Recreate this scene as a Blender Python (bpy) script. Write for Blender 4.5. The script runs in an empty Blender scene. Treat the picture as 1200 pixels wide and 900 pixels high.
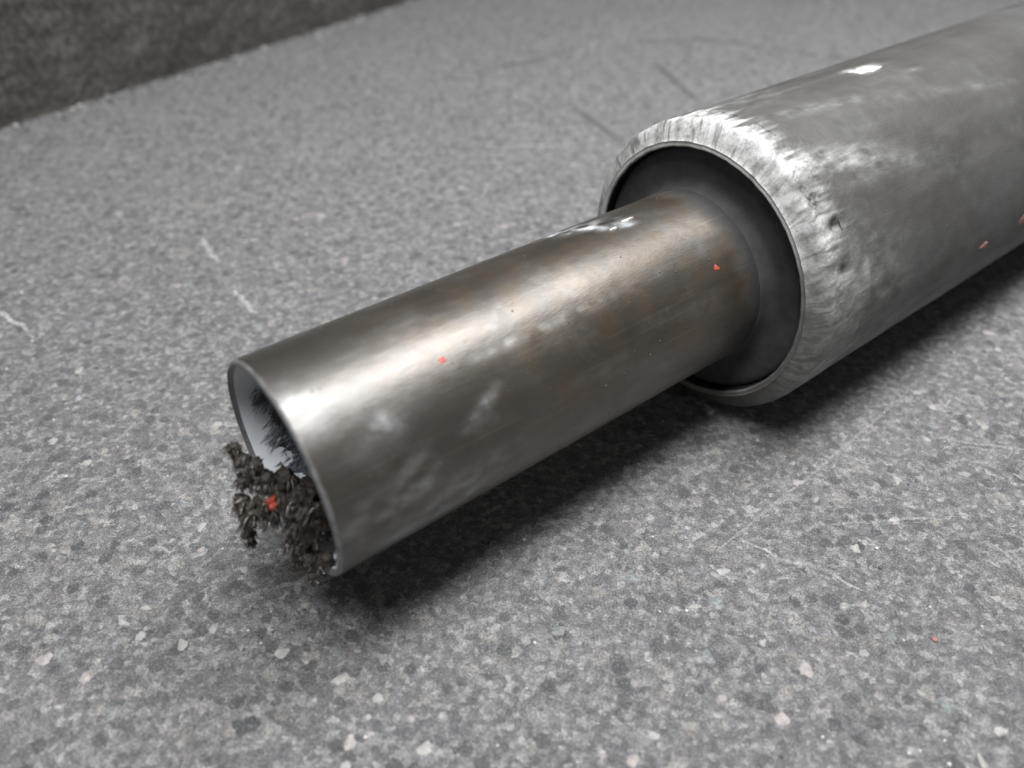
import bpy, bmesh, math, random
from mathutils import Vector, Matrix, Euler, noise as mn
sc = bpy.context.scene
COL = sc.collection
R_ = math.radians

# ------------------------------------------------------------- camera, world, lamps, exposure
cam_d = bpy.data.cameras.new('camera')
cam = bpy.data.objects.new('camera', cam_d); COL.objects.link(cam)
cam.location = (0, 0, 0.1933)
cam.rotation_euler = (math.pi/2 - 0.6852, 0, 0)
cam_d.sensor_width = 36; cam_d.lens = 923.1/1200*36
cam_d.clip_start = 0.005; cam_d.clip_end = 60
cam_d.dof.use_dof = True; cam_d.dof.focus_distance = 0.245
cam_d.dof.aperture_fstop = cam_d.lens/3.9
sc.camera = cam

w = bpy.data.worlds.new('World'); sc.world = w; w.use_nodes = True
bg = w.node_tree.nodes['Background']
bg.inputs[0].default_value = (0.97, 0.985, 1.0, 1); bg.inputs[1].default_value = 0.155

def area(name, loc, target, sx, sy, power, col, roll=0.0):
    d = bpy.data.lights.new(name, 'AREA'); d.shape = 'RECTANGLE'; d.size = sx; d.size_y = sy
    d.energy = power; d.color = col
    o = bpy.data.objects.new(name, d); COL.objects.link(o); o.location = loc
    q = (Vector(target)-Vector(loc)).to_track_quat('-Z', 'Y')
    o.rotation_euler = (q.to_matrix() @ Matrix.Rotation(roll, 3, 'Z')).to_euler()
    return o
lamp = bpy.data.lights.new('ceiling_lamp', 'AREA'); lamp.shape = 'RECTANGLE'
lamp.size = 0.25; lamp.size_y = 1.2; lamp.energy = 21; lamp.color = (0.97, 0.98, 1.0); lamp.spread = R_(150)
lo = bpy.data.objects.new('ceiling_lamp', lamp); COL.objects.link(lo)
lo.location = (0.15, 0.215, 1.0); lo.rotation_euler = (0, 0, -math.atan2(math.cos(R_(50)), math.sin(R_(50))))
area('bore_fill_light', (-1.5, -0.25, 0.9), (-0.06, 0.14, 0.05), 0.7, 0.7, 4.5, (0.93, 0.97, 1.0))  # added fill for the bore and tube end; no window stands there

vs = sc.view_settings
vs.view_transform = 'Standard'; vs.look = 'None'; vs.gamma = 1.0; vs.use_curve_mapping = False
vs.exposure = 0.0

# ------------------------------------------------------------- dimensions (metres)
YAW = 0.665
PX, PY = -0.0582, 0.1394          # floor point below the tube's open end
R = 0.0512                        # big pipe radius = axis height
RT = 0.03                         # tube radius
L = 0.1514                        # distance from tube end to pipe rim
RI = 0.0433                       # pipe bore radius

# ------------------------------------------------------------- helpers
def link_mesh(name, me, mat=None, parent=None):
    o = bpy.data.objects.new(name, me); COL.objects.link(o)
    if mat: me.materials.append(mat)
    if parent: o.parent = parent
    return o
def from_bm(name, bm, mat=None, parent=None, smooth=True):
    me = bpy.data.meshes.new(name); bm.normal_update(); bm.to_mesh(me); bm.free()
    if smooth:
        for p in me.polygons: p.use_smooth = True
    return link_mesh(name, me, mat, parent)
def empty(name, loc, rz=0):
    o = bpy.data.objects.new(name, None); COL.objects.link(o)
    o.location = loc; o.rotation_euler = (0, 0, rz); o.empty_display_size = 0.02
    return o
def tag(o, label=None, cat=None, group=None, kind=None):
    if label: o['label'] = label
    if cat: o['category'] = cat
    if group: o['group'] = group
    if kind: o['kind'] = kind
    return o
def nz(x, y, z, o=4): return mn.fractal(Vector((x, y, z)), 1.0, 2.0, o)
def cyl(s, th, r):                # axis coords -> local point; th 0 = up, + = towards viewer
    return Vector((s, -r*math.sin(th), R + r*math.cos(th)))
def sm(a, b, x):
    t = max(0, min(1, (x-a)/(b-a))); return t*t*(3-2*t)

def revolve(name, profile, seg, mat, parent, disp=None, attr=None, smooth=True):
    """profile: list of (s, r); disp(s, th, r) -> dr; attr: {name: f(s, th)}"""
    verts, faces, data = [], [], {k: [] for k in (attr or {})}
    for (s, r) in profile:
        for i in range(seg):
            th = math.pi + 2*math.pi*i/seg
            tt = math.atan2(math.sin(th), math.cos(th))
            rr = r + (disp(s, tt, r) if disp else 0)
            verts.append(cyl(s, th, rr))
            for k in data: data[k].append(attr[k](s, tt))
    for j in range(len(profile)-1):
        for i in range(seg):
            a = j*seg+i; b = j*seg+(i+1) % seg
            faces.append((a, b, b+seg, a+seg))
    me = bpy.data.meshes.new(name); me.from_pydata([tuple(v) for v in verts], [], faces)
    for k in data:
        at = me.attributes.new(k, 'FLOAT', 'POINT'); at.data.foreach_set('value', data[k])
    if smooth:
        for p in me.polygons: p.use_smooth = True
    me.update()
    return link_mesh(name, me, mat, parent)
def lin(a, b, n): return [a+(b-a)*i/n for i in range(n+1)]

def surf_patch(name, s0, th0, ls, lt, rad, thick, mat, parent, seed, slant=0.0, rings=5, seg=36, rough=.35):
    """a raised fleck that lies on a cylinder: irregular outline, thin domed body"""
    rnd = random.Random(seed); ph = rnd.random()*50
    bm = bmesh.new(); lay = []
    c = bm.verts.new(cyl(s0, th0, rad+thick))
    for k in range(1, rings+1):
        f = k/rings; row = []
        for i in range(seg):
            a = 2*math.pi*i/seg
            q = f*(1+rough*nz(math.cos(a)*1.3+ph, math.sin(a)*1.3, ph*.3, 3))
            ds, dt = ls*q*math.cos(a), lt*q*math.sin(a)/rad
            h = thick*(1-f**3)*(1+.5*nz(ds*900+ph, dt*40, ph)) - (0.0002 if k == rings else 0)
            row.append(bm.verts.new(cyl(s0+ds+slant*dt*rad, th0+dt, rad+h)))
        lay.append(row)
    for i in range(seg):
        bm.faces.new((c, lay[0][i], lay[0][(i+1) % seg]))
        for k in range(rings-1):
            bm.faces.new((lay[k][i], lay[k+1][i], lay[k+1][(i+1) % seg], lay[k][(i+1) % seg]))
    bmesh.ops.recalc_face_normals(bm, faces=bm.faces)
    return from_bm(name, bm, mat, parent)

# ------------------------------------------------------------- node helper
class NT:
    def __init__(s, name):
        s.m = bpy.data.materials.new(name); s.m.use_nodes = True
        s.t = s.m.node_tree; s.b = s.t.nodes['Principled BSDF']; s.out = s.t.nodes['Material Output']
        s.co = s.t.nodes.new('ShaderNodeTexCoord').outputs['Object']
    def n(s, typ, ins=None, **kw):
        nd = s.t.nodes.new(typ)
        for k, v in kw.items(): setattr(nd, k, v)
        for k, v in (ins or {}).items():
            if hasattr(v, 'is_output') or isinstance(v, bpy.types.NodeSocket): s.t.links.new(v, nd.inputs[k])
            else: nd.inputs[k].default_value = v
        return nd
    def noise(s, scale, detail=4, rough=.55, vec=None, dist=0):
        return s.n('ShaderNodeTexNoise', {'Vector': vec or s.co, 'Scale': scale, 'Detail': detail, 'Roughness': rough, 'Distortion': dist}).outputs[0]
    def vor(s, scale, vec=None, feature='F1', rnd=1.0):
        return s.n('ShaderNodeTexVoronoi', {'Vector': vec or s.co, 'Scale': scale, 'Randomness': rnd}, feature=feature)
    def map(s, scale, vec=None):
        return s.n('ShaderNodeMapping', {'Vector': vec or s.co, 'Scale': scale}).outputs[0]
    def ramp(s, f, stops, interp='LINEAR'):
        nd = s.n('ShaderNodeValToRGB', {'Fac': f}); cr = nd.color_ramp; cr.interpolation = interp
        while len(cr.elements) < len(stops): cr.elements.new(.5)
        for e, (p, c) in zip(cr.elements, stops):
            e.position = p; e.color = (c, c, c, 1) if not hasattr(c, '__len__') else (*c, 1)
        return nd.outputs[0]
    def mix(s, f, a, b, mode='MIX'):
        nd = s.n('ShaderNodeMix', data_type='RGBA', blend_type=mode)
        for i, v in ((0, f), (6, a), (7, b)):
            if isinstance(v, bpy.types.NodeSocket): s.t.links.new(v, nd.inputs[i])
            elif i == 0: nd.inputs[i].default_value = v
            else: nd.inputs[i].default_value = (*v, 1) if len(v) == 3 else v
        return nd.outputs[2]
    def math(s, op, a, b=0.5, c=0.0, clamp=False):
        return s.n('ShaderNodeMath', {0: a, 1: b, 2: c}, operation=op, use_clamp=clamp).outputs[0]
    def attr(s, name): return s.n('ShaderNodeAttribute', attribute_name=name).outputs['Fac']
    def bump(s, h, strength, dist, normal=None):
        d = {'Height': h, 'Strength': strength, 'Distance': dist}
        if normal: d['Normal'] = normal
        return s.n('ShaderNodeBump', d).outputs[0]
    def set(s, **kw):
        for k, v in kw.items():
            k = {'color': 'Base Color', 'rough': 'Roughness', 'metal': 'Metallic', 'normal': 'Normal', 'spec': 'Specular IOR Level', 'alpha': 'Alpha'}[k]
            if isinstance(v, bpy.types.NodeSocket): s.t.links.new(v, s.b.inputs[k])
            elif k == 'Base Color': s.b.inputs[k].default_value = (*v, 1)
            else: s.b.inputs[k].default_value = v
        return s.m

# ------------------------------------------------------------- materials
def mat_floor():
    t = NT('ground_terrazzo')
    wob = t.n('ShaderNodeVectorMath', {0: t.co, 1: t.n('ShaderNodeVectorMath', {0: t.n('ShaderNodeTexNoise', {'Vector': t.co, 'Scale': 520, 'Detail': 4, 'Roughness': .65}).outputs[1], 'Scale': 0.0017}, operation='SCALE').outputs[0]}, operation='ADD').outputs[0]
    big = t.noise(6, 5, .6); med = t.noise(48, 5, .65); fine = t.noise(1700, 4, .7); mid = t.noise(360, 6, .75, wob); mid2 = t.noise(190, 5, .75)
    base = t.ramp(big, [(.3, (.237, .231, .236)), (.7, (.31, .302, .300))])
    base = t.mix(t.ramp(med, [(.38, .0), (.68, .6)]), base, (.32, .309, .302))
    base = t.mix(t.ramp(t.noise(26, 5, .7), [(.52, 0), (.72, .4)]), base, (.16, .157, .157))
    # small aggregate: every cell its own grey, edges broken up
    v1 = t.vor(600, wob); r1 = t.n('ShaderNodeSeparateColor', {0: v1.outputs['Color']})
    cells = t.ramp(r1.outputs[0], [(0, (.065, .067, .073)), (.22, (.15, .15, .158)), (.5, (.255, .25, .25)), (.8, (.39, .38, .365)), (1, (.60, .58, .54))])
    base = t.mix(t.ramp(mid, [(.36, .28), (.6, .72)]), base, cells)
    v2 = t.vor(190, wob); r2 = t.n('ShaderNodeSeparateColor', {0: v2.outputs['Color']})
    stone = t.ramp(r2.outputs[1], [(0, (.055, .063, .066)), (.45, (.11, .113, .114)), (.6, (.29, .275, .255)), (1, (.44, .41, .375))])
    pick = t.math('MULTIPLY', t.math('GREATER_THAN', r2.outputs[0], .56), t.ramp(v2.outputs['Distance'], [(.38, 1), (.46, 0)]))
    base = t.mix(t.math('MULTIPLY', pick, t.ramp(mid, [(.36, .4), (.56, .9)])), base, stone)
    base = t.mix(t.ramp(mid2, [(.38, .62), (.54, 0)]), base, (.10, .101, .104))
    base = t.mix(t.ramp(mid, [(.36, .55), (.52, 0)]), base, (.095, .095, .099))
    base = t.mix(t.ramp(mid, [(.54, 0), (.72, .55)]), base, (.50, .49, .47))
    base = t.mix(t.ramp(fine, [(.38, .6), (.56, 0)]), base, (.075, .074, .074))
    base = t.mix(t.ramp(fine, [(.54, 0), (.70, .5)]), base, (.50, .485, .46))
    base = t.n('ShaderNodeBrightContrast', {0: base, 'Bright': .030, 'Contrast': .10}).outputs[0]
    h = t.math('ADD', t.math('MULTIPLY', mid, .8), t.math('MULTIPLY_ADD', fine, .3, t.math('MULTIPLY', mid2, .6)))
    return t.set(color=base, rough=t.ramp(mid, [(.3, .5), (.7, .8)]), normal=t.bump(h, 1.0, .0022), spec=.35)

def mat_wall():
    t = NT('dark_rough_stone')
    a = t.noise(30, 6, .7); b = t.noise(260, 5, .7); c = t.noise(1100, 3, .6)
    col = t.ramp(a, [(.3, (.085, .079, .071)), (.55, (.145, .135, .121)), (.75, (.21, .197, .178))])
    col = t.mix(t.ramp(b, [(.4, .7), (.6, 0)]), col, (.026, .025, .024))
    col = t.mix(t.ramp(c, [(.55, 0), (.75, .5)]), col, (.17, .16, .145))
    return t.set(color=col, rough=.9, normal=t.bump(t.math('ADD', b, t.math('MULTIPLY', c, .4)), .8, .004), spec=.2)

def mat_tube():
    t = NT('worn_brown_steel')
    st = t.map((1, 5, 5)); st2 = t.map((.35, 3, 3))
    a = t.noise(28, 5, .6); b = t.noise(60, 5, .65, st2); c = t.noise(420, 4, .6, st); d = t.noise(900, 3, .6)
    col = t.ramp(a, [(.3, (.044, .036, .026)), (.5, (.056, .046, .034)), (.7, (.074, .063, .050))])
    col = t.mix(t.ramp(b, [(.50, 0), (.72, .6)]), col, (.085, .064, .038))
    col = t.mix(t.ramp(t.noise(90, 4, .6), [(.58, 0), (.78, .4)]), col, (.20, .20, .21))
    col = t.mix(t.ramp(c, [(.60, 0), (.75, .5)]), col, (.10, .09, .08))
    stn = t.attr('stain'); col = t.mix(t.math('SUBTRACT', .4, stn, clamp=True), col, (.066, .062, .057)); col = t.mix(t.math('MULTIPLY', stn, t.ramp(t.noise(85, 5, .7), [(.42, 0), (.62, .75)])), col, (.085, .056, .027))
    sme = t.attr('smear'); sf = t.math('MULTIPLY', sme, t.ramp(t.noise(170, 5, .65), [(.32, .25), (.62, 1)]), clamp=True)
    col = t.mix(sf, col, (.50, .53, .54))
    du = t.attr('dust_shade')
    col = t.mix(du, col, (.026, .0265, .027))  # dusty end darkened towards the seal: recess shade painted into the colour
    ro = t.ramp(t.noise(75, 5, .65), [(.3, .38), (.7, .47)])
    ro = t.math('MULTIPLY_ADD', sf, .3, ro); ro = t.math('MULTIPLY_ADD', du, .35, ro, clamp=True)
    me = t.math('SUBTRACT', .70, t.math('MAXIMUM', t.math('MULTIPLY', sf, .6), t.math('MULTIPLY', du, .9)), clamp=True)
    pit = t.ramp(t.vor(420, st).outputs['Distance'], [(.03, 0), (.13, 1)])
    pitm = t.mix(t.ramp(t.noise(110, 2), [(.52, 0), (.6, 1)]), (1, 1, 1), pit)
    n1 = t.bump(t.noise(55, 3, .5), .05, .0035)
    n2 = t.bump(c, .10, .0006, n1)
    scr = t.noise(260, 3, .6, t.map((.10, 3.5, 3.5))); col = t.mix(t.ramp(scr, [(.60, 0), (.72, .16)]), col, (.30, .29, .27)); col = t.mix(t.ramp(scr, [(.28, .3), (.40, 0)]), col, (.05, .043, .036))
    n3 = t.bump(pitm, .35, .0004, n2)
    oil = t.math('MULTIPLY', t.math('SUBTRACT', .8, du, clamp=True), t.ramp(t.noise(65, 4, .6), [(.3, .8), (.65, 1)]))
    t.t.links.new(oil, t.b.inputs['Coat Weight']); t.b.inputs['Coat Roughness'].default_value = .42; t.b.inputs['Coat IOR'].default_value = 1.72
    t.t.links.new(n2, t.b.inputs['Coat Normal'])
    return t.set(color=col, rough=ro, metal=me, normal=n3)

def mat_pipe(name, rim):
    t = NT(name)
    st = t.map((.5, 2.2, 2.2))
    a = t.noise(16, 5, .6); b = t.noise(75, 5, .65, st); c = t.noise(500, 4, .6, t.map((1, 4, 4)))
    col = t.ramp(a, [(.3, (.066, .063, .056)), (.5, (.088, .085, .080)), (.72, (.118, .117, .116))])
    col = t.mix(t.ramp(b, [(.5, 0), (.72, .6)]), col, (.088, .083, .070))
    col = t.mix(t.ramp(t.noise(45, 5, .65), [(.56, 0), (.76, .4)]), col, (.175, .182, .187))
    col = t.mix(t.ramp(c, [(.58, 0), (.75, .35)]), col, (.055, .052, .048))
    w1 = t.attr('worn'); wf = t.math('MULTIPLY', w1, t.ramp(t.noise(130, 5, .7, st), [(.30, .1), (.60, 1)]), clamp=True)
    nb = t.bump(c, .2, .0006, t.bump(t.noise(60, 4), .12, .003))
    if rim:
        z = t.attr('zone'); k = t.attr('streak')
        blot = t.ramp(t.noise(210, 5, .7), [(.36, .05), (.56, 1)])
        f2 = t.math('MULTIPLY', t.math('MULTIPLY', w1, t.ramp(k, [(.20, .5), (.55, 1)])), t.math('MULTIPLY_ADD', blot, .55, .45), clamp=True)
        wm = t.n('ShaderNodeMix', {0: z}); t.t.links.new(wf, wm.inputs[2]); t.t.links.new(f2, wm.inputs[3]); wf = wm.outputs[0]
    col = t.mix(wf, col, (.52, .52, .505))
    if rim:
        b2 = t.noise(520, 5, .7)
        col = t.mix(t.math('MULTIPLY', z, t.ramp(b2, [(.34, .6), (.46, 0)])), col, (.15, .145, .13))
        col = t.mix(t.attr('pit'), col, (.055, .05, .044))
    me = t.math('SUBTRACT', .45, t.math('MULTIPLY', wf, .6), clamp=True)
    return t.set(color=col, rough=t.math('MULTIPLY_ADD', wf, .2, t.ramp(b, [(.3, .54), (.7, .68)])), metal=me, normal=nb)
def mat_body(): return mat_pipe('dull_grey_steel', False)
def mat_bead(): return mat_pipe('chalky_weld_metal', True)

def mat_lip():
    t = NT('pipe_lip_steel')
    a = t.noise(110, 5, .65); b = t.noise(600, 4, .6)
    col = t.ramp(a, [(.3, (.12, .115, .10)), (.55, (.19, .185, .17)), (.75, (.32, .32, .31))])
    wf = t.math('MULTIPLY', t.attr('worn'), t.ramp(a, [(.34, .4), (.58, .95)]), clamp=True)
    col = t.mix(wf, col, (.60, .60, .58))
    col = t.mix(t.attr('bore_black'), col, (.018, .018, .018))
    return t.set(color=col, rough=.6, metal=.25, normal=t.bump(b, .2, .0006))

def simple(name, c0, c1, scale, rough, metal=0.0, bump=.3, bd=.0006, spec=.5):
    t = NT(name); a = t.noise(scale, 4, .6); b = t.noise(scale*4, 3, .6)
    return t.set(color=t.ramp(a, [(.3, c0), (.7, c1)]), rough=rough, metal=metal, normal=t.bump(b, bump, bd), spec=spec)

M_floor = mat_floor(); M_wall = mat_wall(); M_tube = mat_tube(); M_body = mat_body()
M_bead = mat_bead(); M_lip = mat_lip()
M_seal = simple('black_seal_rubber', (.034, .034, .035), (.060, .059, .060), 130, .85, 0, .2, .0004, .4)
M_bore = simple('grey_bore_coating', (.74, .77, .81), (.82, .85, .88), 200, .45, 0, .2, .0004)
M_grease = simple('black_blue_grease', (.030, .038, .047), (.13, .155, .18), 260, .5, 0, .5, .0009)
M_edge = simple('bright_edge_steel', (.16, .158, .155), (.30, .297, .295), 300, .42, .5)
M_grit = simple('dark_brown_grit', (.022, .017, .013), (.060, .048, .038), 900, .5, 0, .5, .0005)
M_grain = simple('glossy_brown_grains', (.026, .020, .015), (.085, .066, .052), 500, .28, .35, .4, .0003, .7)
M_grain2 = simple('pale_grains', (.20, .185, .17), (.36, .34, .32), 500, .35, .2, .4, .0003)
M_curl = simple('glint_swarf', (.17, .15, .13), (.46, .42, .37), 700, .25, .5)  # paler filings, their glints put into the base colour
M_beard = simple('blue_grey_filings', (.12, .14, .16), (.36, .40, .44), 420, .4, .3)
M_orange = simple('speck_orange', (.30, .042, .022), (.42, .075, .04), 700, .45)  # one orange for the small specks on tube and clump
M_red = simple('faded_red', (.26, .105, .085), (.30, .17, .15), 400, .85)
M_white = simple('white_paint_splash', (.30, .30, .29), (.60, .60, .59), 420, .8)
M_chip = simple('pale_teal_chip', (.22, .26, .26), (.34, .38, .38), 600, .5)

# ------------------------------------------------------------- ground
def make_ground():
    # fine grid near the subject, coarse far out, one sheet
    xs = [-14, -6, -3, -1.6] + lin(-.9, .9, 60) + [1.6, 3, 6, 14]
    ys = [-14, -6, -3, -1.2] + lin(-.3, 1.4, 56) + [2, 3, 6, 14]
    verts = [(x, y, 0) for y in ys for x in xs]; n = len(xs)
    faces = [(j*n+i, j*n+i+1, (j+1)*n+i+1, (j+1)*n+i) for j in range(len(ys)-1) for i in range(n-1)]
    me = bpy.data.meshes.new('floor'); me.from_pydata(verts, [], faces); me.update()
    return tag(link_mesh('floor', me, M_floor), kind='structure')
floor = make_ground()

# pieces of aggregate that can be told apart: low pebbles ground almost flush
def stone_mesh(seed, mat):
    rnd = random.Random(seed); bm = bmesh.new(); seg = 12; ph = rnd.random()*40; el = rnd.uniform(.55, 1)
    c = bm.verts.new((0, 0, .00022)); r1, r2 = [], []
    for i in range(seg):
        a = 2*math.pi*i/seg; q = (1+.42*nz(math.cos(a)+ph, math.sin(a), ph, 3))*(1+.16*(((i*5+seed) % 4)-1.5)/1.5)
        r1.append(bm.verts.new((.72*q*math.cos(a), .72*el*q*math.sin(a), .00017)))
        r2.append(bm.verts.new((q*math.cos(a), el*q*math.sin(a), -.0002)))
    for i in range(seg):
        j = (i+1) % seg
        bm.faces.new((c, r1[i], r1[j])); bm.faces.new((r1[i], r2[i], r2[j], r1[j]))
    me = bpy.data.meshes.new('aggregate_stone'); bm.to_mesh(me); bm.free(); me.materials.append(mat)
    for p in me.polygons: p.use_smooth = True
    return me
def stone_mat(name, c):
    t = NT(name); f = t.noise(1400, 4, .7, t.n('ShaderNodeNewGeometry').outputs['Position']); m = t.noise(380, 4, .65, t.n('ShaderNodeNewGeometry').outputs['Position'])
    lo_, hi = tuple(v*.62 for v in c), tuple(min(.8, v*1.25) for v in c)
    col = t.ramp(m, [(.3, lo_), (.55, c), (.75, hi)])
    col = t.mix(.18, col, (.24, .236, .233))
    col = t.mix(t.ramp(f, [(.36, .5), (.55, 0)]), col, tuple(v*.45 for v in c))
    # cement film smeared over the stone
    col = t.mix(t.ramp(t.noise(700, 5, .7, t.n('ShaderNodeNewGeometry').outputs['Position']), [(.48, .0), (.62, .7)]), col, (.24, .236, .233))
    return t.set(color=col, rough=.62, normal=t.bump(f, .3, .0006), spec=.35)
SM = {'pale': stone_mat('pale_stone', (.35, .335, .31)), 'pink': stone_mat('pinkish_stone', (.345, .305, .285)),
      'dark': stone_mat('dark_stone', (.105, .105, .11)), 'teal': stone_mat('teal_grey_stone', (.13, .15, .152)),
      'grey': stone_mat('grey_stone', (.19, .188, .19))}
SME = {k: [stone_mesh(hash_ + 11*i, m) for i in range(5)] for hash_, (k, m) in enumerate(SM.items())}
rs = random.Random(5)
def put_stone(x, y, r, kind):
    o = bpy.data.objects.new('aggregate_stone', rs.choice(SME[kind])); COL.objects.link(o)
    o.parent = floor; o.location = (x, y, 0); o.rotation_euler = (0, 0, rs.uniform(0, 6.28)); o.scale = (r, r*rs.uniform(.8, 1.1), 1)
known = [(-.0839, .1278, 'pale', 1.9), (-.1056, .1348, 'pale', 1.6), (-.1271, .1185, 'pink', 2.4), (-.1208, .119, 'dark', 2.2),
 (-.1103, .1229, 'dark', 2.2), (-.1035, .1256, 'pale', 2), (-.1028, .1028, 'teal', 2.4), (-.0404, .0954, 'pink', 2.4),
 (-.0454, .1127, 'pale', 2.6), (-.0487, .1211, 'teal', 2), (-.0659, .0954, 'dark', 2), (-.075, .0939, 'dark', 1.8),
 (-.0302, .1086, 'dark', 1.8), (-.0852, .1363, 'dark', 1.4), (-.0907, .1229, 'pale', 2), (-.1154, .1582, 'pale', 1),
 (-.1644, .2278, 'pale', 2.2), (-.1635, .2043, 'pale', 2.2), (-.1469, .1936, 'pale', 2), (-.1304, .164, 'dark', 1.6),
 (-.0989, .165, 'pale', 2), (.0522, .1532, 'dark', 1.8), (.0357, .1459, 'teal', 2.2), (.0594, .1369, 'teal', 2.6),
 (.018, .1211, 'dark', 2.2), (.0131, .127, 'teal', 2.4), (.0358, .1229, 'dark', 2), (.0534, .119, 'teal', 2.6),
 (.0791, .1152, 'pink', 2.6), (.0633, .1474, 'pale', 2.4), (.0669, .1172, 'dark', 1), (.1125, .1051, 'teal', 2.4),
 (.1229, .0983, 'pale', 2), (.0296, .0908, 'pink', 2), (.1302, .1855, 'pale', 2.2), (.1722, .212, 'pale', 2),
 (.0962, .1843, 'pink', 2.2), (.0621, .0998, 'dark', 1.6), (.0562, .0998, 'dark', 1.4), (.0054, .132, 'dark', 1.2),
 (.1059, .1256, 'teal', 1.6), (.1122, .1413, 'dark', 2), (-.0631, .4206, 'grey', 3), (-.0044, .3647, 'pink', 3), (-.0286, .4095, 'pale', 2.4)]
taken = []
for x, y, k, r in known: put_stone(x, y, r*.001, k); taken.append((x, y, r*.001))
tries = 0
while len(taken) < 285 and tries < 20000:
    tries += 1
    y = .08 + .36*rs.random()**1.6; x = rs.uniform(-1, 1)*(.06+.62*y)
    r = .001*rs.choice((1.1, 1.3, 1.5, 1.8, 2.1)) * (1 + .8*max(0, y-.15)/.3)
    if any((x-a)**2+(y-b)**2 < (1.2*(r+c))**2 for a, b, c in taken): continue
    taken.append((x, y, r)); put_stone(x, y, r, rs.choice(('grey', 'grey', 'dark', 'teal', 'pale', 'pale', 'pink', 'grey')))

# scratches and scuffs in the floor: thin tapered traces of powder / dark rubbing
def mat_trace(name, col, dens):
    t = NT(name)
    e = t.attr('edge'); nn = t.noise(900, 5, .75); n2 = t.noise(160, 3, .6)
    al = t.math('MULTIPLY', t.math('MULTIPLY', e, t.ramp(nn, [(.40, .1), (.58, 1)])), t.math('MULTIPLY', t.ramp(n2, [(.3, .3), (.6, 1)]), dens), clamp=True)
    return t.set(color=col, rough=.7, alpha=al)
M_chalk = mat_trace('pale_scratch_powder', (.50, .49, .47), .5)
M_chalk2 = mat_trace('faint_scratch_powder', (.42, .41, .40), .4)
M_flake = mat_trace('white_scratch_powder', (.60, .585, .56), .75)
M_scuff = mat_trace('dark_scuff', (.07, .07, .072), .6)
def trace(name, pts, width, mat, z, seed):
    ph = seed*3.7; verts, faces, ed = [], [], []
    P = [Vector((a, b)) for a, b in pts]; n = 24; Q = []
    for i in range(n+1):
        u = i/n*(len(P)-1); k = min(int(u), len(P)-2); q = P[k].lerp(P[k+1], u-k); Q.append(q)
    for i, q in enumerate(Q):
        d = (Q[min(i+1, n)]-Q[max(i-1, 0)]).normalized(); nn = Vector((-d.y, d.x))
        q = q + nn*width*.8*nz(i*.25+ph, ph, 0, 3)
        wd = width*(.25+.75*math.sin(math.pi*min(1, max(0.02, i/n)))**.6)*(1+.35*nz(i*.6, ph, 2, 3))
        for k, f in enumerate((-1, -.4, .4, 1)):
            verts.append((*(q+nn*wd*f), z)); ed.append((0 if abs(f) == 1 else 1)*(0 if i in (0, n) else 1))
    for i in range(n):
        for k in range(3): a = i*4+k; faces.append((a, a+1, a+5, a+4))
    me = bpy.data.meshes.new(name); me.from_pydata(verts, [], faces)
    me.attributes.new('edge', 'FLOAT', 'POINT').data.foreach_set('value', ed); me.update()
    return link_mesh(name, me, mat, floor)
tr = [([(.1545, .2339), (.108, .193), (.0598, .1522)], .0009, M_chalk2), ([(.0731, .1588), (.082, .151), (.090, .1495), (.1037, .1398)], .0010, M_chalk),
      ([(-.1545, .350), (-.1402, .3264)], .0020, M_flake), ([(-.1262, .303), (-.111, .2833)], .0018, M_flake), ([(-.232, .291), (-.2024, .2706)], .0016, M_flake),
      ([(.0079, .1571), (.0085, .137)], .0007, M_chalk2), ([(.1685, .1883), (.1805, .178)], .0010, M_chalk), ([(.150, .205), (.185, .198)], .0008, M_chalk2),
      ([(.0382, .5432), (.0707, .4667)], .0036, M_scuff), ([(.1118, .6264), (.1265, .5432)], .0045, M_scuff), ([(.08, .675), (.16, .69), (.27, .63)], .0035, M_scuff),
      ([(-.03, .60), (.05, .66)], .004, M_scuff), ([(.10, .165), (.135, .168)], .0007, M_chalk2), ([(-.02, .46), (.045, .47)], .003, M_chalk2)]
for i, (pts, wd, m) in enumerate(tr):
    trace('scuff_mark' if m is M_scuff else 'scratch', pts, wd, m, .0006+.00003*i, i+1)

def pebble(bm, loc, r, seed, sub=1, flat=1.0, amp=.35, fr=1.3, mi=0):
    ph = seed*1.713
    res = bmesh.ops.create_icosphere(bm, subdivisions=sub, radius=1)
    for v in res['verts']:
        d = v.co.normalized(); k = 1+amp*nz(d.x*fr+ph, d.y*fr-ph, d.z*fr, 3)
        v.co = Vector((d.x*r*k, d.y*r*k, d.z*r*k*flat)) + Vector(loc)
    for f in {f for v in res['verts'] for f in v.link_faces}: f.material_index = mi
# crumbs lying on the floor
bm = bmesh.new(); rg = random.Random(17)
for i in range(420):
    y = .07+.75*rg.random()**1.4; x = rg.uniform(-1, 1)*(.05+.66*y)
    r = rg.choice((.00022, .0003, .0004, .0006))*(1+y)
    pebble(bm, (x, y, r*.3), r, i, 1, .6, mi=0 if rg.random() < .75 else 1)
for i in range(90):       # grains dropped under the tube's mouth
    r = rg.choice((.00022, .0003, .0005)); pebble(bm, (-.062+rg.gauss(0, .011), .128+rg.gauss(0, .010), r*.4), r, i+3000, 1, .8, mi=1)
for i in range(420):      # dirt gathered along the wall's foot
    q = rg.uniform(-.12, .75); e_ = abs(rg.gauss(0, .006))+.001
    x = -.3282+.585*q+.811*e_; y = .4941+.811*q-.585*e_; r = rg.choice((.0005, .0008, .0012, .0018))
    pebble(bm, (x, y, r*.3), r, i+2000, 1, .7, mi=0 if rg.random() < .3 else 1)
o = from_bm('floor_crumbs', bm, simple('pale_crumbs', (.36, .35, .33), (.56, .54, .50), 600, .6), None)
o.data.materials.append(simple('dark_crumbs', (.06, .06, .06), (.12, .115, .11), 600, .6))
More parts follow.
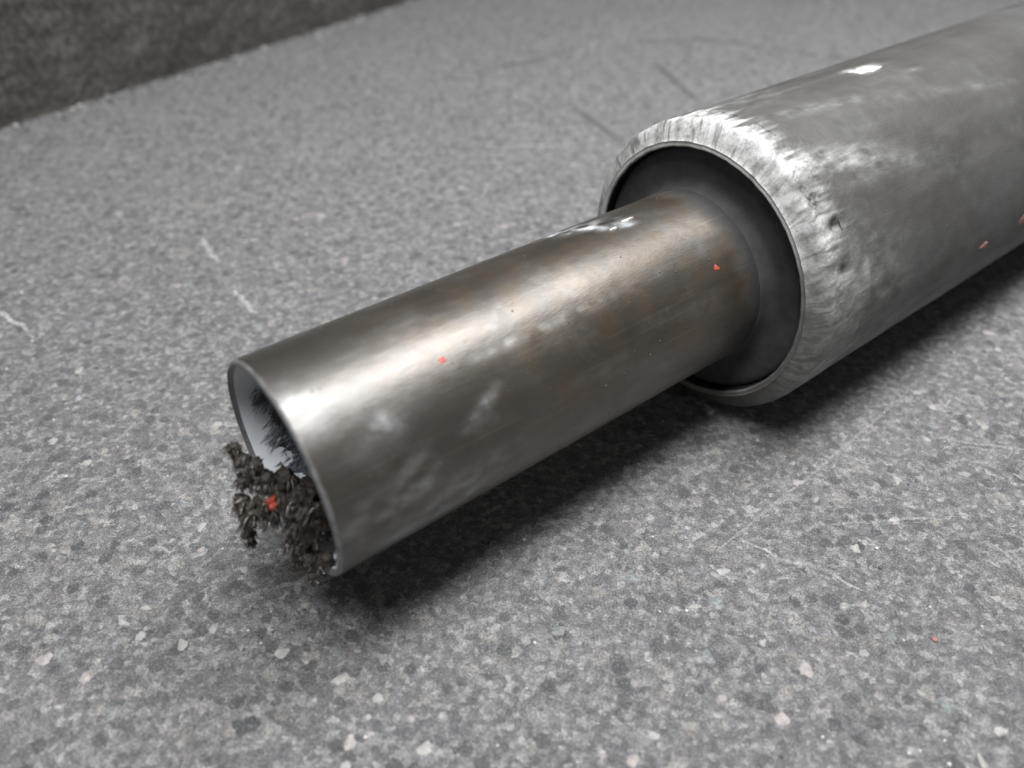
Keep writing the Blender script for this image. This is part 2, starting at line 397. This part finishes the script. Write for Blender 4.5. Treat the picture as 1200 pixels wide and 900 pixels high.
tag(o, kind='stuff')

# ------------------------------------------------------------- dark stone wall behind
def make_wall():
    A = Vector((-.3282, .4941)); d = Vector((.585, .811)).normalized(); n = Vector((d.y, -d.x))
    us = lin(-2.2, -.25, 40) + lin(-.245, 1.3, 520)[0:] + lin(1.33, 3.4, 40)
    zs = lin(-.004, .30, 110) + lin(.31, .7, 12)
    verts, faces = [], []
    for z in zs:
        for u in us:
            h = .0030*nz(u*9, z*9, 1, 3)+.0014*nz(u*60, z*80, 4, 4)+.0012*nz(u*170, z*210, 7, 3)
            h *= .8+.2*sm(0, .02, z)
            h += -.012*sm(.03, 0, z)*0 + .05*z*0
            p = A+d*u+n*h; verts.append((p.x, p.y, z))
    m = len(us)
    for j in range(len(zs)-1):
        for i in range(m-1): a = j*m+i; faces.append((a, a+1, a+m+1, a+m))
    b0 = len(verts)
    for z in (zs[0], zs[-1]):
        for u in (us[0], us[-1]):
            p = A+d*u-n*.22; verts.append((p.x, p.y, z))
    top = [(len(zs)-1)*m+i for i in range(m)]; bot = list(range(m))
    faces.append(tuple(top)+(b0+3, b0+2)); faces.append((b0, b0+1, b0+3, b0+2))
    faces.append(tuple(j*m for j in range(len(zs)))[::-1]+(b0, b0+2)); faces.append(tuple(j*m+m-1 for j in range(len(zs)))+(b0+3, b0+1))
    me = bpy.data.meshes.new('stone_wall'); me.from_pydata(verts, [], faces); me.update()
    for p in me.polygons[:(len(zs)-1)*(m-1)]: p.use_smooth = True
    return tag(link_mesh('stone_wall', me, M_wall), 'dark rough stone wall rising at the back edge of the grey floor', 'wall')
make_wall()

# ------------------------------------------------------------- the big pipe
pipe = tag(empty('steel_pipe', (PX+L*math.cos(YAW), PY+L*math.sin(YAW), 0), YAW),
           'large dull grey steel pipe with a chalky white rim, lying on the floor', 'pipe')
# inside the pipe's frame s is measured from the rim
def ang(th, a0, a1, soft): return sm(a0-soft, a0+soft, th)*(1-sm(a1-soft, a1+soft, th))
def worn_fn(s, th):
    d = math.degrees(th)
    a = ang(d, -95, 66, 26)*(1-.5*ang(d, 20, 80, 15)*sm(-.1, .5, nz(th*6, s*90, 9, 3)))
    edge = (1-.3*sm(25, 60, d))*.0110 + .008*nz(th*5, 3.1, s*10, 4) + .007*nz(th*22, 1, 0, 3)
    edge = max(.003, edge)
    f = a*(1-sm(edge*.6, edge*1.5, s)) + .06*max(0, nz(s*30, th*5, 6, 5)+.1)
    # smears dragged away from the rim
    for s0, t0, ls, lt, am in ((.026, 30, .018, 5, .7), (.040, 8, .03, 3, .25), (.045, 40, .025, 6, .25), (.03, 78, .018, 16, .35), (.05, 112, .05, 12, .3), (.11, 25, .05, 3, .12), (.03, -20, .02, 12, .3), (.0867, -6, .0075, 3.2, 1.6), (.083, -4, .0035, 3.0, 1.2), (.10, 7, .004, 1.2, .5)):
        f += am*math.exp(-((s-s0)/ls)**2-((d-t0-(s-s0)*180)/lt)**2)*(.55+.8*nz(s*160, th*14, 2, 4))
    f += .28*(1-sm(.012, .03, s))*ang(d, 62, 130, 25)
    return max(0, min(1, f))
def body_disp(s, th, r): return .00022*nz(s*25, math.cos(th)*1.5, math.sin(th)*1.5, 3) + .00012*nz(s*160, math.cos(th)*8, math.sin(th)*8, 3)
prof = [(s, R) for s in lin(.014, .100, 150)] + [(s, R) for s in lin(.102, .24, 70)] + [(s, R) for s in lin(.25, 1.1, 40)]
revolve('pipe_body', prof, 288, M_body, pipe, body_disp, {'worn': worn_fn})

def bead_h(s, th):
    d = math.degrees(th)
    x = sm(.0006, .003, s)*(1-sm(.012, .028, s))
    am = .25+.75*ang(d, -110, 55, 30)
    q = th + s*9
    h = .00015*am*nz(q*22, s*160, 1, 4) + .00007*am*nz(q*64, s*260, 4, 3)
    h += .0003*am*nz(th*7, s*120, 3, 3) + .00012*am*nz(th*60, s*1200, 8, 2)
    for s0, t0, ls, lt, a in ((.009, 42, .0035, 4, -.0013), (.012, 52, .003, 3.0, -.0012), (.013, 47, .003, 2.5, .0011), (.007, 36, .003, 3, -.0009), (.012, 30, .005, 5, .0009), (.012, 60, .004, 3, .0008), (.010, 67, .003, 2, -.0007)):
        h += a*math.exp(-((s-s0)/ls)**2-((d-t0)/lt)**2)
    return x*(h+.0004)
def pit_fn(s, th):
    d = math.degrees(th); f = 0
    for s0, t0, ls, lt, a in ((.0085, 41, .003, 4.5, .9), (.0115, 51, .0025, 3, .9), (.006, 36, .0025, 3, .6), (.010, 66, .0025, 2, .8), (.013, 57, .002, 2, .6), (.012, 74, .003, 2, .5), (.004, -52, .002, 9, .5)):
        f += a*math.exp(-((s-s0)/ls)**2-((d-t0)/lt)**2)
    return max(0, min(1, f*(.6+.9*nz(s*500, th*40, 1, 3)+.3)))
def streak_fn(s, th):
    q = th + s*9
    q += .03*nz(th*9, s*200, 8, 2)
    return max(0, min(1, .55+.55*nz(q*17, s*110, 2, 4)+.5*nz(q*55, s*160, 6, 4)))
def wornb(s, th):
    d = math.degrees(th)
    return max(0, min(1, worn_fn(s, th) + .22*ang(d, 55, 130, 22)*max(0, .3+nz(th*12, s*200, 4, 3))*sm(.001, .006, s)))
bp = []
for s in lin(.0002, .030, 64):
    r = .0450 + (.0509-.0450)*(1-(1-min(1, max(0, s-.0005)/.0045))**1.5) + (R-.0509)*sm(.006, .026, s)
    bp.append((s, r))
bp[-1] = (.0302, R-.0004)
revolve('rim_weld', bp, 900, M_bead, pipe, lambda s, th, r: bead_h(s, th), {'worn': wornb, 'pit': pit_fn, 'streak': streak_fn, 'zone': lambda s, th: 1-sm(.013, .024, s)})
lipp = [(.06, RI), (.008, RI), (.0010, RI), (.0003, RI+.0002), (0, RI+.0006), (.0001, .0442), (.0003, .0447), (.0002, .0451), (.0001, .0453)]
revolve('pipe_lip', lipp, 288, M_lip, pipe, lambda s, th, r: (.00018*nz(th*12, s*300, 5, 4) if s < .005 else 0), {'worn': lambda s, th: ang(math.degrees(th), -110, 60, 30), 'bore_black': lambda s, th: sm(.0002, .0009, s)})  # lip is coloured near-black just inside the bore
# recessed seal: flat annulus, groove, raised inner collar round the tube
sealp = [(.030, RI-.0002), (.0050, RI-.0002), (.0042, RI-.0005), (.0037, RI-.0012), (.0035, .0405), (.0034, .0380), (.0033, .0350), (.0032, .0332), (.0028, .0320), (.0020, .0311), (.0008, .0305), (-.0006, .0302), (-.0012, .03005), (-.0012, .0298), (.02, .0298)]
revolve('seal_ring', sealp, 192, M_seal, pipe, lambda s, th, r: .00006*nz(th*8, s*300, r*300, 3))
surf_patch('paint_splash', .2365-L, R_(-4.5), .0066, .0036, R, .0004, M_white, pipe, 4, slant=.8, rough=.6)
for i, (s, th, ls, lt) in enumerate(((.282-L, 90, .004, .0026), (.2535-L, 91.5, .003, .0013))):
    surf_patch('colour_speck', s, R_(th), ls, lt, R, .0003, M_red, pipe, 40+i)['label'] = 'faded red mark low on the pipe'

# ------------------------------------------------------------- the inner tube
tube = tag(empty('inner_tube', (PX, PY, 0), YAW), 'narrower brown worn steel tube sticking out of the large pipe, open at its end', 'tube')
def smear(s, th):
    d = math.degrees(th); f = 0
    for s0, t0, ls, lt, a, sl in ((.030, 104, .016, 9, .75, -500), (.0195, 47, .004, 5, .75, 0), (.022, 74, .006, 14, .35, 600), (.045, 60, .006, 4, .45, -900), (.106, -20, .011, 8, 1.7, 900), (.115, -2, .006, 3, 1.1, 300),
                                  (.004, 26, .004, 12, .35, 0), (.075, 38, .03, 2.5, .4, 0), (.06, -40, .05, 6, .35, 0), (.01, 88, .008, 14, .3, 0)):
        f += a*math.exp(-((s-s0)/ls)**2-((d-t0-(s-s0)*sl)/lt)**2)
    return max(0, min(1, f*(.55+1.1*nz(s*140, th*7, 3, 4)) + .10*max(0, nz(s*40, th*3, 9, 4))))
def dust_shade(s, th): return .95*sm(L-.013, L-.002, s + .003*nz(th*6, 2, s*50, 3))  # mask for the dusty end and the shade painted in beside the seal
def tdisp(s, th, r):
    if r < RT-.0012: return 0
    return (.00007*nz(s*40, math.cos(th)*2, math.sin(th)*2, 3) + .00003*nz(s*260, math.cos(th)*12, math.sin(th)*12, 3))
revolve('tube_wall', [(s, RT) for s in lin(.0008, .16, 200)]+[(.19, RT), (.24, RT)], 288, M_tube, tube, tdisp, {'smear': smear, 'dust_shade': dust_shade, 'stain': lambda s, th: max(0, min(1, sm(.0, .085, s)+.5*nz(s*20, th*1.5, 2, 3)))})
RB = .0281
revolve('end_rim', [(.0010, RT), (.0004, RT-.0002), (0, RT-.0007), (-.0001, RT-.0014), (0, RB+.0006), (.0006, RB), (.0012, RB)], 256, M_edge, tube, lambda s, th, r: .00008*nz(th*10, s*500, 3, 3))
revolve('bore_wall', [(.0012, RB), (.006, RB), (.02, RB), (.05, RB), (.12, RB), (.1201, .001)], 192, M_bore, tube)
# grease film on the bore: toothed front edge
def grease_front(th):
    d = math.degrees(th)
    q = (d*3.6/60.0+.2) % 1.0
    tooth = abs(q-.5)*2
    return .0108 - .0030*tooth**1.6*(1+.5*nz(th*3, 1, 0, 2)) + .0016*nz(th*7, 4, 0, 3) + .0008*nz(th*40, 4, 0, 2)
gv, gf = [], []; seg = 480
rows = [0, .15, .35, .6, 1]
for k, f in enumerate(rows):
    for i in range(seg):
        th = 2*math.pi*i/seg; s0 = grease_front(math.atan2(math.sin(th), math.cos(th))); s = s0+(.11-s0)*f**2
        gv.append(tuple(cyl(s, th, RB-(.00003 if k == 0 else .0004))))
for k in range(len(rows)-1):
    for i in range(seg): a = k*seg+i; b = k*seg+(i+1) % seg; gf.append((a, a+seg, b+seg, b))
me = bpy.data.meshes.new('grease_film'); me.from_pydata(gv, [], gf); me.update()
for p in me.polygons: p.use_smooth = True
link_mesh('grease_film', me, M_grease, tube)
for i, (s, th, ls, lt) in enumerate(((.0401, 31.6, .0010, .0009), (.1342, 48.6, .0012, .0010))):
    surf_patch('colour_speck', s, R_(th), ls, lt, RT, .0001, M_orange, tube, 60+i, rough=.6)['label'] = 'small orange speck'
for i, (s, th, ls, lt) in enumerate(((.1203, -5, .0026, .0005), (.1130, -2, .0018, .0005))):
    surf_patch('paint_flake', s, R_(th), ls, lt, RT, .0004, M_white, tube, 70+i, rough=.7)
bm = bmesh.new(); rb = random.Random(9)
for i in range(70):
    s, th = rb.uniform(.003, .14), R_(rb.uniform(-35, 110)); r = rb.choice((.00015, .0002, .00028))
    pebble(bm, cyl(s, th, RT+.00002), r, i+500, 1, 1)
tag(from_bm('burrs', bm, M_tube, tube), kind='stuff')

# ------------------------------------------------------------- debris packed in the tube's mouth
deb = tag(empty('filings_clump', (PX, PY, 0), YAW), 'dark brown bristly clump of metal filings hanging from the open mouth of the inner tube', 'filings')
Lb = [(-.0061, -.013, .0017, .0021), (-.0057, -.010, -.0008, .0023), (-.0069, -.009, -.0061, .0026), (-.0093, -.008, -.012, .0026), (-.0081, -.006, -.0151, .0031), (-.0101, -.007, -.0231, .0019), (-.0102, -.007, -.0270, .0013), (-.0095, -.007, -.0190, .0024), (-.0047, -.004, -.0107, .0031), (-.0047, -.002, -.0156, .0024), (-.0023, -.006, -.006, .0028), (-.0014, 0, -.0063, .0021), (-.0034, -.008, -.0022, .0025), (.003, -.008, -.011, .0034), (.001, -.006, -.016, .0034), (.006, -.004, -.017, .005)]
Rb = [(-.0003, .006, -.0066, .0022), (.0019, .006, -.0034, .0017), (.0011, .010, -.0073, .0019), (-.0014, .005, -.0149, .0023), (-.0031, .004, -.0214, .0021), (-.0019, .006, -.0239, .0024), (-.0012, .010, -.0245, .0024), (.0005, .013, -.0245, .0019), (.0020, .015, -.0205, .0018), (-.0022, .012, -.0285, .0016), (-.0020, .014, -.0290, .0011), (-.0030, .006, -.0285, .0018), (.0032, .012, -.0054, .0014), (.0012, .004, -.0258, .0022), (.0012, .0165, -.0190, .0018), (.0008, .0095, -.0262, .0020), (.003, .006, -.018, .005), (.004, .009, -.012, .004)]
def P(s, u, v): return Vector((s, -u, R+v))
rd = random.Random(3)
def sliver(bm, base, d, ln, w, rnd, bend=.35, mi=0):
    """one bent, tapering metal filing"""
    d = d.normalized(); a = d.orthogonal().normalized(); a.rotate(Matrix.Rotation(rnd.uniform(0, 6.28), 3, d)); b = d.cross(a)
    rows = []; k = 4
    for i in range(k):
        f = i/(k-1); c = base + d*(ln*f) + a*(ln*bend*f*f); ww = w*(1-.75*f)
        rows.append([bm.verts.new(c+q) for q in (a*ww, b*ww, -(a+b)*.6*ww)])
    for i in range(k-1):
        for q in range(3):
            bm.faces.new((rows[i][q], rows[i][(q+1) % 3], rows[i+1][(q+1) % 3], rows[i+1][q])).material_index = mi
    bm.faces.new(rows[0][::-1]).material_index = mi; bm.faces.new(rows[-1]).material_index = mi
fil = bmesh.new()
for side_i, blobs in enumerate((Lb, Rb)):
    bm = bmesh.new()
    for i, (s, u, v, r) in enumerate(blobs):
        pebble(bm, P(s, u, v), r*(.78 if r < .0035 else .92), i*7+side_i, 3, 1, .6, 3.0)
    from_bm('filings_core', bm, M_grit, deb)
    for (s, u, v, r) in blobs:
        big = r > .0035
        for tf in range(int((6 if big else 15)*(r/.002)**1.3)):
            # a tuft: filings standing in one direction and closing to a point
            o = Vector((rd.gauss(-.45, .75), rd.gauss(-.35, .7), rd.gauss(-.05, .75))).normalized()
            d = (o*.55 + Vector((-.40, -.10, -.95))*rd.uniform(.5, 1.1)).normalized()
            root = P(s, u, v)+o*r*(.72 if not big else .9); tip = root + d*(rd.uniform(.0016, .0040) if v > -.022 else rd.uniform(.0010, .0020))
            for q in range(rd.randint(4, 8)):
                st = root + Vector((rd.gauss(0, 1), rd.gauss(0, 1), rd.gauss(0, 1)))*.00042
                en = tip + Vector((rd.gauss(0, 1), rd.gauss(0, 1), rd.gauss(0, 1)))*.00013
                v_ = (en-st); sliver(fil, st, v_, v_.length*rd.uniform(.55, 1.05), rd.uniform(.00010, .00022), rd, rd.uniform(-.2, .2), 0 if rd.random() < .78 else 1)
f_ = tag(from_bm('filings', fil, M_grain, deb, smooth=False), kind='stuff'); f_.data.materials.append(M_curl)
# filings bridging the near lip of the bore, and a thin beard along the far wall
beard = bmesh.new()
for k in range(420):
    th = R_(rd.gauss(-100, 38)) if rd.random() < .8 else R_(rd.uniform(0, 360)); dd = math.degrees(th)
    c = math.sin(th*10.5+1.3*math.sin(th*3))*.5+.5
    s0 = .0060 + .0055*rd.random() + .003*c
    b_ = cyl(s0, th, RB-.0004); dirv = Vector((-1, 0, 0))*rd.uniform(.5, 1) + (cyl(0, th, 0)-cyl(0, th, 1))*rd.uniform(.05, .5) + Vector((0, 0, -.3))
    sliver(beard, b_, dirv, rd.uniform(.0015, .0042)*(1.15-.8*c), rd.uniform(.00014, .0003), rd, rd.uniform(-.2, .2))
tag(from_bm('filings_beard', beard, M_beard, deb, smooth=False), kind='stuff')
bm = bmesh.new(); pebble(bm, P(-.0046, .0022, -.0070), .00130, 79, 3, 1.5, .7, 1.5)
from_bm('orange_fleck', bm, M_orange, deb)

# ------------------------------------------------------------- small loose bits on the floor
bm = bmesh.new()
out = [(-.0011, -.0016), (.0004, -.0022), (.0014, -.0014), (.0012, .0002), (.0005, .0022), (-.0001, .0038), (-.0006, .0020), (-.0013, .0002)]
t0 = [bm.verts.new((x, y, .0011+.0003*nz(x*900, y*900, 2))) for x, y in out]; b0 = [bm.verts.new((x*1.12, y*1.12, 0)) for x, y in out]
bm.faces.new(t0); bm.faces.new(b0[::-1])
for i in range(len(out)): j = (i+1) % len(out); bm.faces.new((b0[i], b0[j], t0[j], t0[i]))
chip = from_bm('paint_chip', bm, M_chip, None, smooth=False); chip.location = (.073, .2205, .0002); chip.rotation_euler = (0, 0, .25)
tag(chip, 'small pale teal chip on the floor in the shadow under the pipe rim', 'chip')
bm = bmesh.new(); pebble(bm, (0, 0, .0001), .0008, 5, 2, .4, .4)
fl = from_bm('red_fleck', bm, M_red, None); fl.location = (.1172, .1243, .0002)
tag(fl, 'tiny faded red fleck lying on the grey floor right of the shadow', 'fleck')
